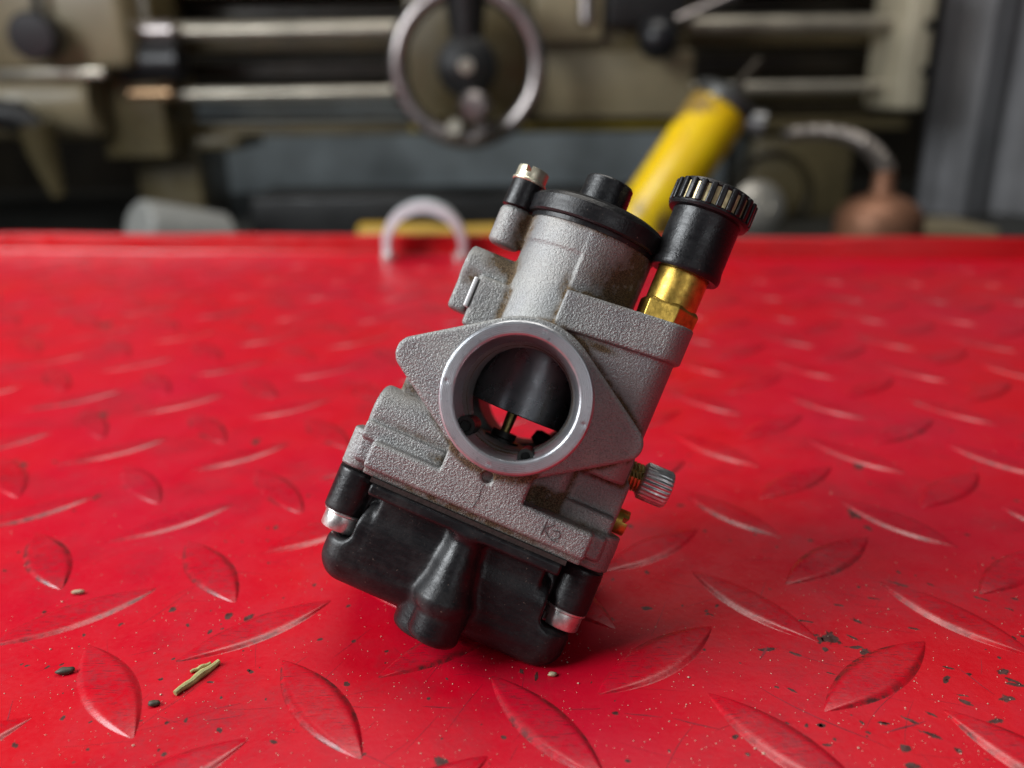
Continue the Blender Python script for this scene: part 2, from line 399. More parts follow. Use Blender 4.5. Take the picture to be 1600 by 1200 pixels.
# ================================================================== THE CARBURETTOR  (own axes, mm: x right, y away along the bore, z up its slide)
TH = math.radians(22.7)
def cam2w(v): return CR * v[0] - CU * v[1] + FW * v[2]
ay = Vector((6 / F_PX + .061, 22 / F_PX, 1)).normalized()
ax_ = Vector((math.cos(TH), math.sin(TH), 0)); ax_ = (ax_ - ay * ax_.dot(ay)).normalized(); az = ax_.cross(ay)
AX, AY, AZ = cam2w(ax_), cam2w(ay), cam2w(az)
CO = CAMP + cam2w(Vector((6 / F_PX, 22 / F_PX, 1)) * 132.0)
CARB = empty('carburettor')
CARB.matrix_world = Matrix(((AX.x, AY.x, AZ.x, CO.x * MM), (AX.y, AY.y, AZ.y, CO.y * MM), (AX.z, AY.z, AZ.z, CO.z * MM), (0, 0, 0, 1)))
tag(CARB, 'grey cast aluminium carburettor with black float bowl tilted on the red plate', 'carburettor')
GN = np.array([AX.z, AY.z, AZ.z])   # world height of a local point = GN . p + CO.z
CX, CYD = 0.6, 22.0                  # axis of the slide chamber

def groups(P):
    x, y, z = P[:, 0], P[:, 1], P[:, 2]
    fl = np.minimum(unev(z, x, 13.6, 3.1, 18.9), unev(z, -x, 13.6, 3.1, 18.9))
    g_fl = s_ext(fl, y, 6, 10.6, .45)
    web = s_box(P, (-7.4, 6.0, -20.4), (7.5, 13, -8), .35)
    bar = s_box(P, (-19.6, 6.0, -20.5), (20.2, 14, -15.8), .5)
    g_cov = np.minimum(bar, web)
    slab = s_box(P, (-22.5, 9.5, -20.6), (22.8, 36, -15.9), .8)
    slab = np.minimum(slab, s_box(P, (-19.5, 7.4, -21.7), (20.0, 36, -18), .3))
    for bx in (-21.6, 21.6):
        for by in (14, 33): slab = np.minimum(slab, s_cz(P, bx, by, 3.6, -22.1, -15.3 if bx < 0 else -15.6, .3))
    slab = np.minimum(slab, s_cz(P, 21.4, 14.3, 3.9, -19.6, -16.6, .4))
    g_cov = smin(g_cov, slab, .5)
    lb = s_cx(P, 14.2, -11.6, 4.9, -22.6, -4, 1.0)
    lb = np.minimum(lb, s_box(P, (-22.4, 8.6, -16.4), (-7.7, 16, -13.2), .6))
    lb = np.minimum(lb, s_box(P, (-22.0, 9.6, -14.6), (-9.5, 16, -10.6), .8))
    lb = np.minimum(lb, s_box(P, (-20, 13, -12), (-9, 22, -3), 1.2))
    g_cov = smin(g_cov, lb, .35)
    rb = s_box(P, (6, 12.8, -16.2), (23.3, 28, -6.2), .9)
    rb = np.minimum(rb, s_box(P, (9, 11.4, -16.4), (23.0, 26, -12.6), .7))
    rb = smin(rb, s_cx(P, 19.8, -5.3, 3.6, 12, 22.8, .6), .6)
    g_cov = smin(g_cov, rb, .4)
    r2 = ln2(x - CX, y - CYD)
    R = np.where((x > CX - .2) & (y < CYD), 11.75, 11.35); R = np.where((z > 26.6) & (x <= CX - .2), 11.62, R)
    ch = s_ext(r2 - R, z, -10, 31.7, .4)
    bodyc = s_cy(P, 0, 0, 12.6, 9, 36, .6)
    bodyc = smin(bodyc, s_box(P, (-13.5, 11, -17), (13.5, 35, 8), 2), 1.0)
    rear = s_cy(P, 0, 0, 11.2, 30, 50, .6)
    g_ch = smin(smin(ch, bodyc, 1.2), rear, .8)
    top = z - .08 * (x - 0)
    blk = s_ext(box2(x, y, .5, 22.9, 7.7, 23, 4.4), top, 13.4, 19.9, .45)
    blk = np.where(x < 5, np.maximum(blk, -10), blk)
    sq = s_ext(box2(x, y, .5, 8, 7.7, 23, .3), top, 13.4, 19.9, .4)
    low = s_ext(box2(x, y, 1.5, 22.1, 8.9, 22.4, 4.2), z, -7.0, 15.4, .5)
    g_bl = np.minimum(np.minimum(blk, sq), low)
    tw = s_cz(P, -14.3, 22, 3.05, 24.2, 31.7, 1.1)
    tw = smin(tw, s_box(P, (-13.5, 20.4, 25.2), (-8, 24, 31.5), .5), .8)
    ear = s_cx(P, 21.5, 18.6, 3.9, -19.1, -9, .7)
    ear = smin(ear, s_box(P, (-19.1, 18.2, 10.0), (-15.9, 25, 19.5), .8), .5)
    ear = np.minimum(ear, s_box(P, (-15.2, 16.2, 8), (-8, 25.5, 17.6), .8))
    g_tw = np.minimum(tw, ear)
    return [g_fl, g_cov, g_ch, g_bl, g_tw]
HOLES = ((-6.0, -7.4, 1.6), (4.9, -8.2, 1.3))
def sub_body(P):
    r = np.maximum(9.95 - .10 * P[:, 1], 8.72)
    bore = ln2(P[:, 0], P[:, 2]) - r
    well = s_cz(P, .15, CYD, 9.55, -8.6, 40, .2)
    for (hx, hz, hr) in HOLES: bore = np.minimum(bore, s_cy(P, hx, hz, hr, 4, 17, .3))
    dot = s_cy(P, .4, -14.0, 1.0, 4, 7.2, .3)
    return np.minimum(np.minimum(bore, well), dot)
def body(P):
    g = groups(P); d = g[0]
    d = smin(d, g[1], .35)
    for q, k in ((g[2], .9), (g[3], .7), (g[4], .7)): d = smin(d, q, k)
    return smax(d, -sub_body(P), .15)
BV, BF = surface_nets(body, (-24.5, 4.8, -23.4), (26.6, 51.5, 33.2), .40)
BN = vnormals(BV, BF)
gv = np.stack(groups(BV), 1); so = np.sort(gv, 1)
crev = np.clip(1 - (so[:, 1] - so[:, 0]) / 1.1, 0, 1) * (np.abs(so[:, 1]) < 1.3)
def blobs(V, lst):
    g = np.zeros(len(V))
    for (x, y, z, rx, rz, a) in lst: g = np.maximum(g, a * np.clip(1.25 - np.sqrt(((V[:, 0] - x) / rx) ** 2 + ((V[:, 1] - y) / (max(rx, rz) * 1.6)) ** 2 + ((V[:, 2] - z) / rz) ** 2), 0, 1))
    return g
grime = blobs(BV, [(-11.3, 19, 28.5, 1.8, 4.5, 1.3), (-12.6, 19, 21.3, 3.6, 2.6, 1.3), (-17.0, 17, 16.4, 1.6, 1.8, 1.0), (9.0, 13, 24, 4.6, 4.4, 1.6), (10.2, 14, 29, 3.2, 4.2, 1.1), (5, 11, 24, 4, 5, .45),
                   (-.3, 10, 21, 1.0, 2.6, .8), (3.0, 11, 31.4, 9, .8, .9), (9, 10, 13.0, 3.5, .8, 1.0), (9, 14, -14, 3.5, 2.2, .8), (-8.5, 9, -14.8, 2.0, .8, 1.0), (-18, 16, -5.5, 4, 2.5, .9),
                   (0, 7, -21, 22, .9, .9), (18, 12, -15.6, 6, .6, .6), (-14, 12, -12.6, 7, .6, .5)])
smooth_ = ((gv.argmin(1) == 2) & (BV[:, 0] < CX) & (BV[:, 2] > 12)).astype(float) * .35
innerb = (np.abs(sub_body(BV)) < .25); smooth_[innerb] = 1
fc = BV[BF].mean(1); lab = np.stack(groups(fc), 1).argmin(1)
for i, nm in enumerate(['mounting_flange', 'float_chamber_cover', 'slide_chamber', 'choke_housing', 'side_lugs']):
    split_mesh(nm, BV, BF, BN, lab == i, M_CAST, CARB, dict(grime=grime, crev=crev, smooth=smooth_))

# the spigot that faces the camera, with its two drilled air passages
def spig(P):
    y = P[:, 1]; r = ln2(P[:, 0], P[:, 2])
    rin = 9.95 - .10 * y + np.clip(.25 - y, 0, .25)
    o = s_ext(r - (12.45 - .12 * np.clip(1.2 - y, 0, 1.2) - .0 * y), y, 0, 7.0, .5)
    d = smax(o, rin - r, .12)
    for k_, (hx, hz, hr) in enumerate(HOLES):
        d = smax(d, -s_cy(P, hx, hz, hr, (.5, 1.2)[k_], 12, .3), .12)
    for a in (.02, 1.55, 3.3, 4.72):  # small nicks on the rim
        d = smax(d, -(np.sqrt((P[:, 0] - 11.4 * math.cos(a)) ** 2 + (P[:, 2] - 11.4 * math.sin(a)) ** 2 + (y + .42) ** 2) - .55), .1)
    return d
SV, SF = surface_nets(spig, (-13.2, -.6, -13.2), (13.2, 7.6, 13.2), .24); SN = vnormals(SV, SF)
spigot = split_mesh('spigot', SV, SF, SN, np.ones(len(SF), bool), M_MACH, CARB, {})

for (hx, hz, hr) in HOLES:  # dark plugs added to paint the shade inside the drilled holes
    jm = MB(); jm.lathe([(0, 0), (hr * .55, 0), (hr * .6, -.9), (hr * .98, -.9), (hr * .98, 9), (0, 9)], 24, align((hx, 4.2, hz), (0, 1, 0))); jm.build('hole_dark_plug', M_DARK, CARB, True, 40)
# float bowl
def bowl(P):
    x, y, z = P[:, 0], P[:, 1], P[:, 2]
    lip_ = s_box(P, (-17.2, 6.4, -24.6), (17.4, 36, -22.55), .5)
    b = s_box(P, (-22.0, 9.2, -41.8), (23.6, 37, -26), 4.8)
    b = smin(b, s_box(P, (-15.2, 9.5, -36), (15.6, 34, -23), 1.0), .8)
    for bx in (-21.6, 21.8): b = smax(b, -s_cz(P, bx, 12.4, 4.7, -33.9, -10, 1.4), 1.5)
    d = smin(b, lip_, .6)
    bul = s_cone(P, (1.1, 9.6, -25.4), (1.2, 9.2, -31), 2.9, 3.2)
    bul = smin(bul, s_cone(P, (1.2, 9.2, -31), (1.4, 8.9, -36.0), 3.2, 5.0), 1.5)
    bul = smax(bul, -39.0 - z, 1.6)
    d = smin(d, bul, 1.8)
    nub = s_cz(P, 1.9, 9.0, 4.45, -43.4, -36, 1.5)
    d = smin(d, nub, .25)
    d = smin(d, s_cz(P, -.2, 13.6, 5.6, -44.3, -37, 1.3), .3)
    for bx in (-21.0, 21.2):
        for by in (14, 33):
            bs = s_cz(P, bx, by, 3.75, -30.4, -22.4, .5)
            bs = smin(bs, s_box(P, (min(bx, bx * .72), by - 1.5, -29.5), (max(bx, bx * .72), by + 4, -22.6), .5), .6)
            d = smin(d, bs, .5)
    d = smax(d, .06 - (P @ GN + CO.z), .5)           # flat worn underside where it stands on the plate
    return d
WV, WF = surface_nets(bowl, (-26.5, 3.2, -45.3), (26.8, 38.6, -21.6), .36); WN = vnormals(WV, WF)
split_mesh('float_bowl', WV, WF, WN, np.ones(len(WF), bool), M_BLACK, CARB, {})

g = MB()
g.box((-17.6, 7.0, -22.5), (17.8, 36, -21.72)); g.box((-24.2, 11.6, -22.5), (24.6, 35, -22.02))
g.build('gasket', M_GASK, CARB, False)

def T(x, y, z): return Matrix.Translation((x, y, z))
def cheese_screw(name, p, axis, R, h, mat, slot_ang=0.0, slot_w=1.0, parent=CARB, washer=True):
    # a slotted cheese head: two half heads with the slot between, on a thin washer
    m = MB(); seg = 24; M = align(p, axis) @ Matrix.Rotation(slot_ang, 4, 'Z')
    for s_ in (-1, 1):
        pts = []; a0 = math.asin(slot_w / 2 / R)
        for k in range(seg + 1):
            a = a0 + (math.pi - 2 * a0) * k / seg; pts.append((R * math.cos(a), s_ * R * math.sin(a)))
        layers = [(1.0, h * .35), (1.0, h * .88), (.98, h * .96), (.94, h)]
        V = []; F = []; n = len(pts)
        for (sc_, zz) in layers:
            for (u, v) in pts: V.append((M @ Vector((u * sc_, s_ * max(slot_w / 2, abs(v) * sc_), zz)))[:])
        for li in range(len(layers) - 1):
            for k in range(n):
                k2 = (k + 1) % n; F.append((li * n + k, li * n + k2, (li + 1) * n + k2, (li + 1) * n + k))
        F.append(tuple((len(layers) - 1) * n + k for k in range(n))); F.append(tuple(range(n))[::-1]); m.add(V, F)
    m.lathe([(0, -.6), (R * .98, -.6), (R, -.4), (R, h * .36), (0, h * .36)], 40, M)
    if washer: m.lathe([(0, -.9), (R * 1.06, -.9), (R * 1.1, -.75), (R * 1.1, -.45), (R * 1.06, -.3), (0, -.3)], 40, M)
    return m.build(name, mat, parent, True, 30)
cheese_screw('bowl_screw', (-20.7, 14, -31.0), (0, 0, -1), 3.4, 2.5, M_ZINC, .25)
cheese_screw('bowl_screw', (21.1, 14, -31.0), (0, 0, -1), 3.4, 2.5, M_ZINC, 2.55)
cheese_screw('bowl_screw', (-20.7, 33, -31.0), (0, 0, -1), 3.4, 2.5, M_ZINC, .3)
cheese_screw('bowl_screw', (21.1, 33, -31.0), (0, 0, -1), 3.4, 2.5, M_ZINC, 1.2)

# top cap with its lug, cable boss and screw
c = MB(); MC = T(CX, CYD, 0)
c.lathe([(0, 31.2), (12.0, 31.2), (12.1, 31.9), (12.75, 32.0), (13.0, 32.3), (13.0, 35.0), (12.7, 35.5), (12.2, 35.6), (12.0, 35.9), (10.5, 36.6), (7, 37.3), (0, 37.5)], 96, MC)
CAP = c.build('cap', M_BLACK, CARB, True, 28)
lug = MB()
lug.lathe([(0, 31.85), (3.1, 31.85), (3.15, 32.1), (3.0, 36.9), (2.8, 37.1), (0, 37.1)], 40, T(-14.3, 22, 0))
lug.box((-14.3, 19.6, 33.0), (-10.5, 24.4, 35.7), None, .5)
lug.build('cap_lug', M_BLACK, CAP, True, 32)
kb = MB(); kb.lathe([(0, 36.5), (4.7, 36.5), (4.6, 37.4), (4.45, 41.9), (4.2, 42.2), (2.6, 42.2), (2.5, 41.0), (0, 41.0)], 48, T(CX - .9, CYD - 1, 0))
kb.build('cable_boss', M_BLACK, CAP, True, 30)
cheese_screw('cap_screw', (-14.3, 22, 37.6), (0, 0, 1), 2.95, 1.9, m_simple('yellow_zinc', (.70, .66, .50), .42, .85, .2, 400), 1.35)
pin = MB(); pin.box((-16.0, 16.0, 11.2), (-15.2, 18.5, 16.8), None, .25); pin.build('pin', m_simple('bare_metal', (.8, .8, .8), .45, .3, .1), CARB)

# choke plunger: hex nut, brass neck, black sleeve, ribbed knob
HX, HY = 17.9, 17.2
h = MB(); Mh = T(HX, HY, 0) @ Matrix.Rotation(math.radians(-7), 4, 'Z')
V = []; F = []
for (z, rr) in ((21.2, 5.35), (24.6, 5.5), (25.25, 4.95)):
    for k in range(6):
        a = math.pi / 3 * k + math.pi / 2 + .35; V.append((Mh @ Vector((rr * math.cos(a), rr * math.sin(a), z)))[:])
for l in range(2):
    for k in range(6): F.append((l * 6 + k, l * 6 + (k + 1) % 6, l * 6 + 6 + (k + 1) % 6, l * 6 + 6 + k))
F.append(tuple(range(12, 18))); F.append(tuple(range(6))[::-1]); h.add(V, F)
NUT = h.build('hex_nut', M_BRASS, CARB, False)
b = NUT.modifiers.new('bevel', 'BEVEL'); b.width = .00018; b.segments = 2
nk = MB(); nk.lathe([(0, 24.8), (4.55, 24.8), (4.6, 25.4), (4.6, 31.5), (0, 31.5)], 64, T(HX, HY, 0)); nk.build('brass_neck', M_BRASS, CARB, True, 40)
sl = MB(); sl.lathe([(4.7, 32.2), (4.7, 31.2), (5.4, 30.8), (6.1, 30.9), (6.35, 31.3), (6.4, 32.0), (6.15, 33.4), (6.1, 41.0), (6.3, 41.9), (4, 42)], 72, T(HX, HY, 0)); sl.build('rubber_sleeve', M_BLACK, CARB, True, 40)
kn = MB(); kn.lathe([(0, 41.4), (5.8, 41.4), (7.1, 41.7), (7.3, 42.1), (7.25, 42.5), (6.72, 42.7), (6.65, 45.6), (6.9, 46.1), (6.6, 46.7), (5.8, 47.0), (4.8, 46.6), (0, 46.4)], 96, T(HX, HY, 0))
KNOB = kn.build('choke_knob', M_BLACK, CARB, True, 30)
cr_ = MB(); cr_.lathe([(6.66, 42.6), (6.92, 42.65), (6.92, 45.8), (6.66, 45.9)], 96, T(HX, HY, 0)); cr_.build('brass_insert', m_simple('worn_brass_insert', (.60, .50, .28), .42, .8, .3, 600), KNOB, True, 30)
rp = None
for k in range(24):
    a = 2 * math.pi * k / 24
    if rp is None:
        q = MB(); q.box((6.5, -.55, 42.3), (7.5, .55, 46.35), None, .28); rp = q.build('rib', M_BLACK, KNOB); o = rp
    else: o = rp.copy(); COL.objects.link(o); o.parent = KNOB
    o.matrix_local = Matrix.Translation((HX * MM, HY * MM, 0)) @ Matrix.Rotation(a + .06, 4, 'Z')

# idle speed screw with its spring, and the brass mixture screw below
IY, IZ = 19.8, -5.2
MX = Matrix.Translation((0, IY, IZ)) @ Matrix.Rotation(math.pi / 2, 4, 'Y')
i_ = MB(); i_.lathe([(0, 25.0), (2.7, 25.0), (3.2, 25.35), (3.35, 25.6), (3.35, 30.0), (3.1, 30.5), (2.6, 30.7), (0, 30.7)], 234, MX,
               lambda r, z, a: r + (.11 * math.sin(a * 26) if r > 3.3 else 0))
IDLE = i_.build('idle_screw', M_STEEL, CARB, True, 45)
i2 = MB(); i2.lathe([(0, 20), (1.5, 20), (1.5, 25.2), (0, 25.2)], 24, MX); i2.build('shank', M_BRASSD, IDLE)
spn = MB(); spn.tube([(22.4 + 2.7 * t / 48, IY + 2.25 * math.cos(t * math.pi / 6), IZ + 2.25 * math.sin(t * math.pi / 6)) for t in range(49)], .42, 8); spn.build('spring', M_BRASSD, IDLE)
cheese_screw('mixture_screw', (24.0, 18.5, -13.5), (1, 0, 0), 2.3, 1.7, M_BRASS, 2.82, .9, washer=False)

# inside: the slide, its needle and the nozzle
s_ = MB(); s_.lathe([(0, -3.0), (9.25, -3.0), (9.4, -2.85), (9.4, 31), (0, 31)], 128, T(.15, CYD, 0)); SLIDE = s_.build('throttle_slide', M_SLIDE, CARB, True, 40)
nd = MB(); nd.lathe([(0, -9), (.8, -9), (1.05, -3), (0, -2.9)], 20, T(-.7, CYD, 0)); nd.build('needle', M_BRASSD, SLIDE)
nz = MB(); nz.lathe([(0, -10), (3.2, -10), (3.2, -8.2), (2.3, -8.0), (2.3, -6.9), (0, -6.8)], 32, T(-.7, CYD, 0)); nz.build('nozzle', M_DARK, CARB, True, 40)
tp = MB(); tp.tube([(4.2, 29, -5.6), (5.2, 29, -5.9), (10.5, 29.5, -6.6)], [.9, 1.5, 1.5], 16); tp.build('screw_tip', M_DARK, CARB)

# two scratched characters on the cover
mk = MB(); LZ = lambda u, v: (u, 5.93, v)
def stroke(pts, r=.075): mk.tube([LZ(*p) for p in pts], r, 6)
kx, kz = 12.1, -18.1
stroke([(kx, kz + 1.25), (kx - .05, kz - 1.1)]); stroke([(kx + 1.35, kz + 1.3), (kx + .1, kz + .05), (kx + 1.35, kz - 1.0)])
stroke([(kx + 2.3 + .62 * math.cos(a), kz - .05 + .62 * math.sin(a)) for a in [math.radians(d) for d in (150, 110, 70, 30, -10, -40)]] + [(kx + 1.75, kz - 1.25), (kx + 3.05, kz - 1.2)])
mk.build('scratched_mark', M_INK, CARB)
# casting crack line under the air hole
fl_ = MB(); fl_.tube([LZ(.3, -15.2), LZ(.1, -16.4), LZ(.35, -17.6), LZ(-.05, -19.6)], .05, 5); fl_.build('parting_line', M_INK, CARB)

# ================================================================== LITTER ON THE PLATE
GD = []
def patch_mesh(m, c, rx, ry, ang, z=.012, n=14, jag=.2):
    V = [(c[0], c[1], z)]; GD.append(1.0); ph = [random.uniform(1 - jag, 1 + jag) for _ in range(n)]
    for q, dv, zz in ((.55, .78, z), (1.0, .45, z), (1.5, 0, z * .5), (2.2, 0, -.008)):
        for k in range(n):
            a = 2 * math.pi * k / n; u, v = rx * q * ph[k] * math.cos(a), ry * q * ph[k] * math.sin(a)
            V.append((c[0] + u * math.cos(ang) - v * math.sin(ang), c[1] + u * math.sin(ang) + v * math.cos(ang), zz)); GD.append(dv)
    F = [(0, 1 + k, 1 + (k + 1) % n) for k in range(n)]
    for l in range(3): F += [(1 + l * n + k, 1 + (l + 1) * n + k, 1 + (l + 1) * n + (k + 1) % n, 1 + l * n + (k + 1) % n) for k in range(n)]
    m.add(V, F)
gm = MB()
for (px, py, w_, h_) in ((1298, 998, 26, 20), (1352, 1020, 18, 14), (1280, 1000, 14, 10), (1335, 800, 20, 22), (1340, 728, 16, 10), (270, 952, 9, 9), (1290, 1015, 10, 8), (1463, 962, 24, 12),
                         (328, 987, 8, 8), (358, 962, 10, 12), (1568, 1050, 22, 8), (1575, 1092, 22, 9), (1180, 1130, 7, 9), (400, 690, 12, 10), (1415, 1170, 16, 12), (1555, 1128, 30, 7), (1250, 890, 10, 10),
                         (950, 968, 16, 8), (985, 822, 9, 6), (930, 968, 10, 6), (1010, 950, 16, 6), (815, 1050, 8, 10), (838, 1055, 6, 14), (165, 508, 20, 9), (150, 655, 20, 22), (25, 732, 20, 16), (1215, 770, 6, 6)):
    a_ = G(px, py); sx_ = (G(px + w_ / 2, py) - G(px - w_ / 2, py)).length / 2; sy_ = (G(px, py - h_ / 2) - G(px, py + h_ / 2)).length / 2
    patch_mesh(gm, a_, sx_, sy_, random.uniform(-.2, .2), 0.014)
for _ in range(260):
    px, py = random.uniform(-50, 1650), 560 + 640 * random.random() ** .8; a_ = G(px, py); r_ = random.uniform(.12, .42) * (1 if random.random() < .85 else 2.2)
    patch_mesh(gm, a_, r_ * random.uniform(1, 2), r_, random.uniform(0, 3), .012, 9)
CHIPM = m_red(False, True); o = gm.build('paint_chips', CHIPM, PLATE, True, 60); add_attr(o.data, 'd', GD); tag(o, kind='stuff'); GN0 = len(GD); gm2 = MB()
scm = MB()
def scratch(p, ang, ln_, w_):
    q = Vector((p[0], p[1], 0)); pts = []; a = ang
    for k in range(7):
        pts.append(q.copy()); q = q + Vector((math.cos(a), math.sin(a), 0)) * ln_ / 6; a += random.uniform(-.09, .09)
    V = []; F = []
    for k, p_ in enumerate(pts):
        t = pts[min(k + 1, 6)] - pts[max(k - 1, 0)]; nn = Vector((-t.y, t.x, 0)).normalized() * w_ * math.sin(math.pi * (k + .25) / 6.5)
        V += [(p_.x + nn.x, p_.y + nn.y, .02), (p_.x - nn.x, p_.y - nn.y, .02)]
    F = [(2 * k, 2 * k + 1, 2 * k + 3, 2 * k + 2) for k in range(6)]; scm.add(V, F)
for _ in range(110):
    px, py = random.uniform(-50, 1650), 700 + 520 * random.random() ** .7
    scratch(G(px, py), random.choice([random.uniform(-.5, .3), random.uniform(0, 3.14), random.uniform(.9, 1.3)]), random.uniform(2, 15), random.uniform(.02, .06))
for (x0, y0, x1, y1, w_) in ((1180, 1070, 1380, 1190, .12), (885, 1108, 940, 1110, .1), (975, 1115, 1035, 1120, .13), (1050, 1122, 1125, 1140, .14), (660, 1104, 710, 1106, .12), (320, 1126, 382, 1120, .1),
                             (333, 1108, 376, 1100, .08), (470, 1100, 600, 1104, .07), (1200, 1010, 1185, 1030, .2), (1490, 1040, 1560, 1085, .1), (20, 1095, 0, 1160, .09), (1380, 1145, 1450, 1130, .18)):
    a_, b_ = G(x0, y0), G(x1, y1); scratch(a_, math.atan2(b_.y - a_.y, b_.x - a_.x), (b_ - a_).length, w_)
tag(scm.build('scratches', m_simple('scratch_dark', (.26, .008, .022), .5, 0, .5, 400), PLATE, False), kind='stuff')
for _ in range(46):
    a_ = G(random.uniform(1150, 1640), random.uniform(900, 1210)); r_ = random.uniform(.3, 1.0); patch_mesh(gm2, a_, r_ * random.uniform(1, 2.6), r_ * .55, random.uniform(-.9, .1), .012, 9)
o = gm2.build('grime_smears', CHIPM, PLATE, True, 60); add_attr(o.data, 'd', GD[GN0:]); tag(o, kind='stuff')
# pale grit: tiny grains, nobody could count them
gr = MB()
for _ in range(2600):
    px, py = random.uniform(-60, 1660), 620 + 600 * random.random() ** .6; a_ = G(px, py); r_ = random.uniform(.03, .12) * (1 if random.random() < .95 else 2.0)
    c_ = Vector((a_.x, a_.y, r_ * .5)); V = [(c_ + Vector((random.uniform(.6, 1.4) * dx, random.uniform(.6, 1.4) * dy, random.uniform(.6, 1.1) * dz)) * r_)[:] for dx, dy, dz in ((1, 0, 0), (0, 1, 0), (-1, 0, 0), (0, -1, 0), (0, 0, 1), (0, 0, -.6))]
    gr.add(V, [(0, 1, 4), (1, 2, 4), (2, 3, 4), (3, 0, 4), (1, 0, 5), (2, 1, 5), (3, 2, 5), (0, 3, 5)])
tag(gr.build('grit', m_simple('pale_grit', (.70, .48, .36), .8, 0, .5, 900), None, False), 'fine pale grit scattered over the red plate', 'grit', kind='stuff')

def lump(name, px, py, L, wd_, hh, ang, mat, label, cat, seed, group=None):
    random.seed(seed); bm = bmesh.new(); bmesh.ops.create_icosphere(bm, subdivisions=2, radius=1)
    for v in bm.verts:
        k = 1 + random.uniform(-.2, .2); v.co = Vector((v.co.x * L * k, v.co.y * wd_ * k, v.co.z * hh * k))
    zmin = min(v.co.z for v in bm.verts); V = [(v.co.x, v.co.y, v.co.z - zmin) for v in bm.verts]; F = [[v.index for v in f.verts] for f in bm.faces]; bm.free()
    o = mesh_obj(name, V, F, mat); p = G(px, py); o.location = p * MM; o.rotation_euler = (0, 0, ang); tag(o, label, cat, group); return o
M_CHIP = m_simple('dark_flake', (.06, .055, .035), .6, 0, .5, 900)
M_STRAW = m_simple('dry_stalk', (.42, .40, .16), .6, 0, .45, 500)
lump('dirt_crumb', 103, 1052, 1.5, .75, .55, .2, M_CHIP, 'dark olive crumb of dirt left of the dry stalk', 'dirt', 3, 'crumbs on the plate')
lump('dirt_crumb', 241, 1102, 1.0, .6, .4, .1, M_CHIP, 'black crumb of dirt just below the dry stalk', 'dirt', 5, 'crumbs on the plate')
lump('dirt_crumb', 122, 928, 1.3, .5, .45, .05, m_simple('pale_crumb', (.45, .34, .22), .8), 'pale tan crumb behind the long tread at the left', 'dirt', 8, 'crumbs on the plate')
lump('dirt_crumb', 863, 1056, .8, .45, .35, .0, m_simple('pale_crumb_two', (.5, .42, .26), .8), 'pale flake on the plate just below the float bowl corner', 'dirt', 9, 'crumbs on the plate')
st = empty('dry_stalk', G(308, 1062)); tag(st, 'pale green dry forked stalk on the red plate front left', 'stalk')
def stalk(p0, p1, r, nm):
    a_, b_ = G(*p0) - G(308, 1062), G(*p1) - G(308, 1062); n_ = 9; m = MB()
    pts = [a_ + (b_ - a_) * (k / (n_ - 1)) + Vector((0, 0, r * .85 + .12 * math.sin(k * 1.7))) for k in range(n_)]
    m.tube(pts, [r * (.35 + .9 * math.sin(math.pi * (k + .8) / (n_ + .6)) ** .5 * random.uniform(.8, 1.1)) for k in range(n_)], 8); m.build(nm, M_STRAW, st)
stalk((274, 1087), (343, 1037), .55, 'stem'); stalk((298, 1052), (330, 1038), .32, 'side_stem')

# ================================================================== BEHIND THE PLATE
M_OLIVE = m_simple('olive_machine_paint', (.12, .094, .045), .32, 0, .35, 12)
M_BEIGE = m_simple('beige_machine_paint', (.29, .24, .145), .34, 0, .3, 10)
M_BROWN = m_simple('oily_brown_iron', (.028, .021, .012), .40, .2, .5, 14)
M_IRON = m_simple('dark_iron', (.018, .018, .018), .45, .3, .4, 20)
M_CHROME = m_simple('bright_steel', (.40, .36, .35), .32, 1.0, .2, 30)
M_SCREW = m_simple('ground_steel', (.52, .48, .40), .36, .8, .25, 25)
M_MUST = m_simple('mustard_oily_paint', (.23, .165, .012), .4, 0, .4, 20)
M_SLATE = m_simple('slate_sheet', (.48, .57, .63), .5, 0, .4, 9)
M_CONC = m_simple('grey_curtain', (.24, .24, .25), .8, 0, .45, 5)
M_BLK = m_simple('black_knob', (.012, .012, .014), .35)
M_FLOOR = m_simple('oily_tray_sheet', (.04, .04, .035), .5, .2, .5, 10)
M_YEL = None
def m_yellow():
    t = NT('yellow_gun_paint'); P = t.coord(); n1 = t.noise(P, 17, 5, .65); n2 = t.noise(P, 60, 4)
    base = t.mix(t.mapr(n2, .4, .65, 0, .5), (.95, .63, .003), (.82, .46, .002))
    base = t.mix(t.mapr(n1, .53, .58, 0, .85), base, (.20, .12, .045)); t.set(Roughness=.35)
    return t.out(Base_Color=base)
M_YEL = m_yellow()

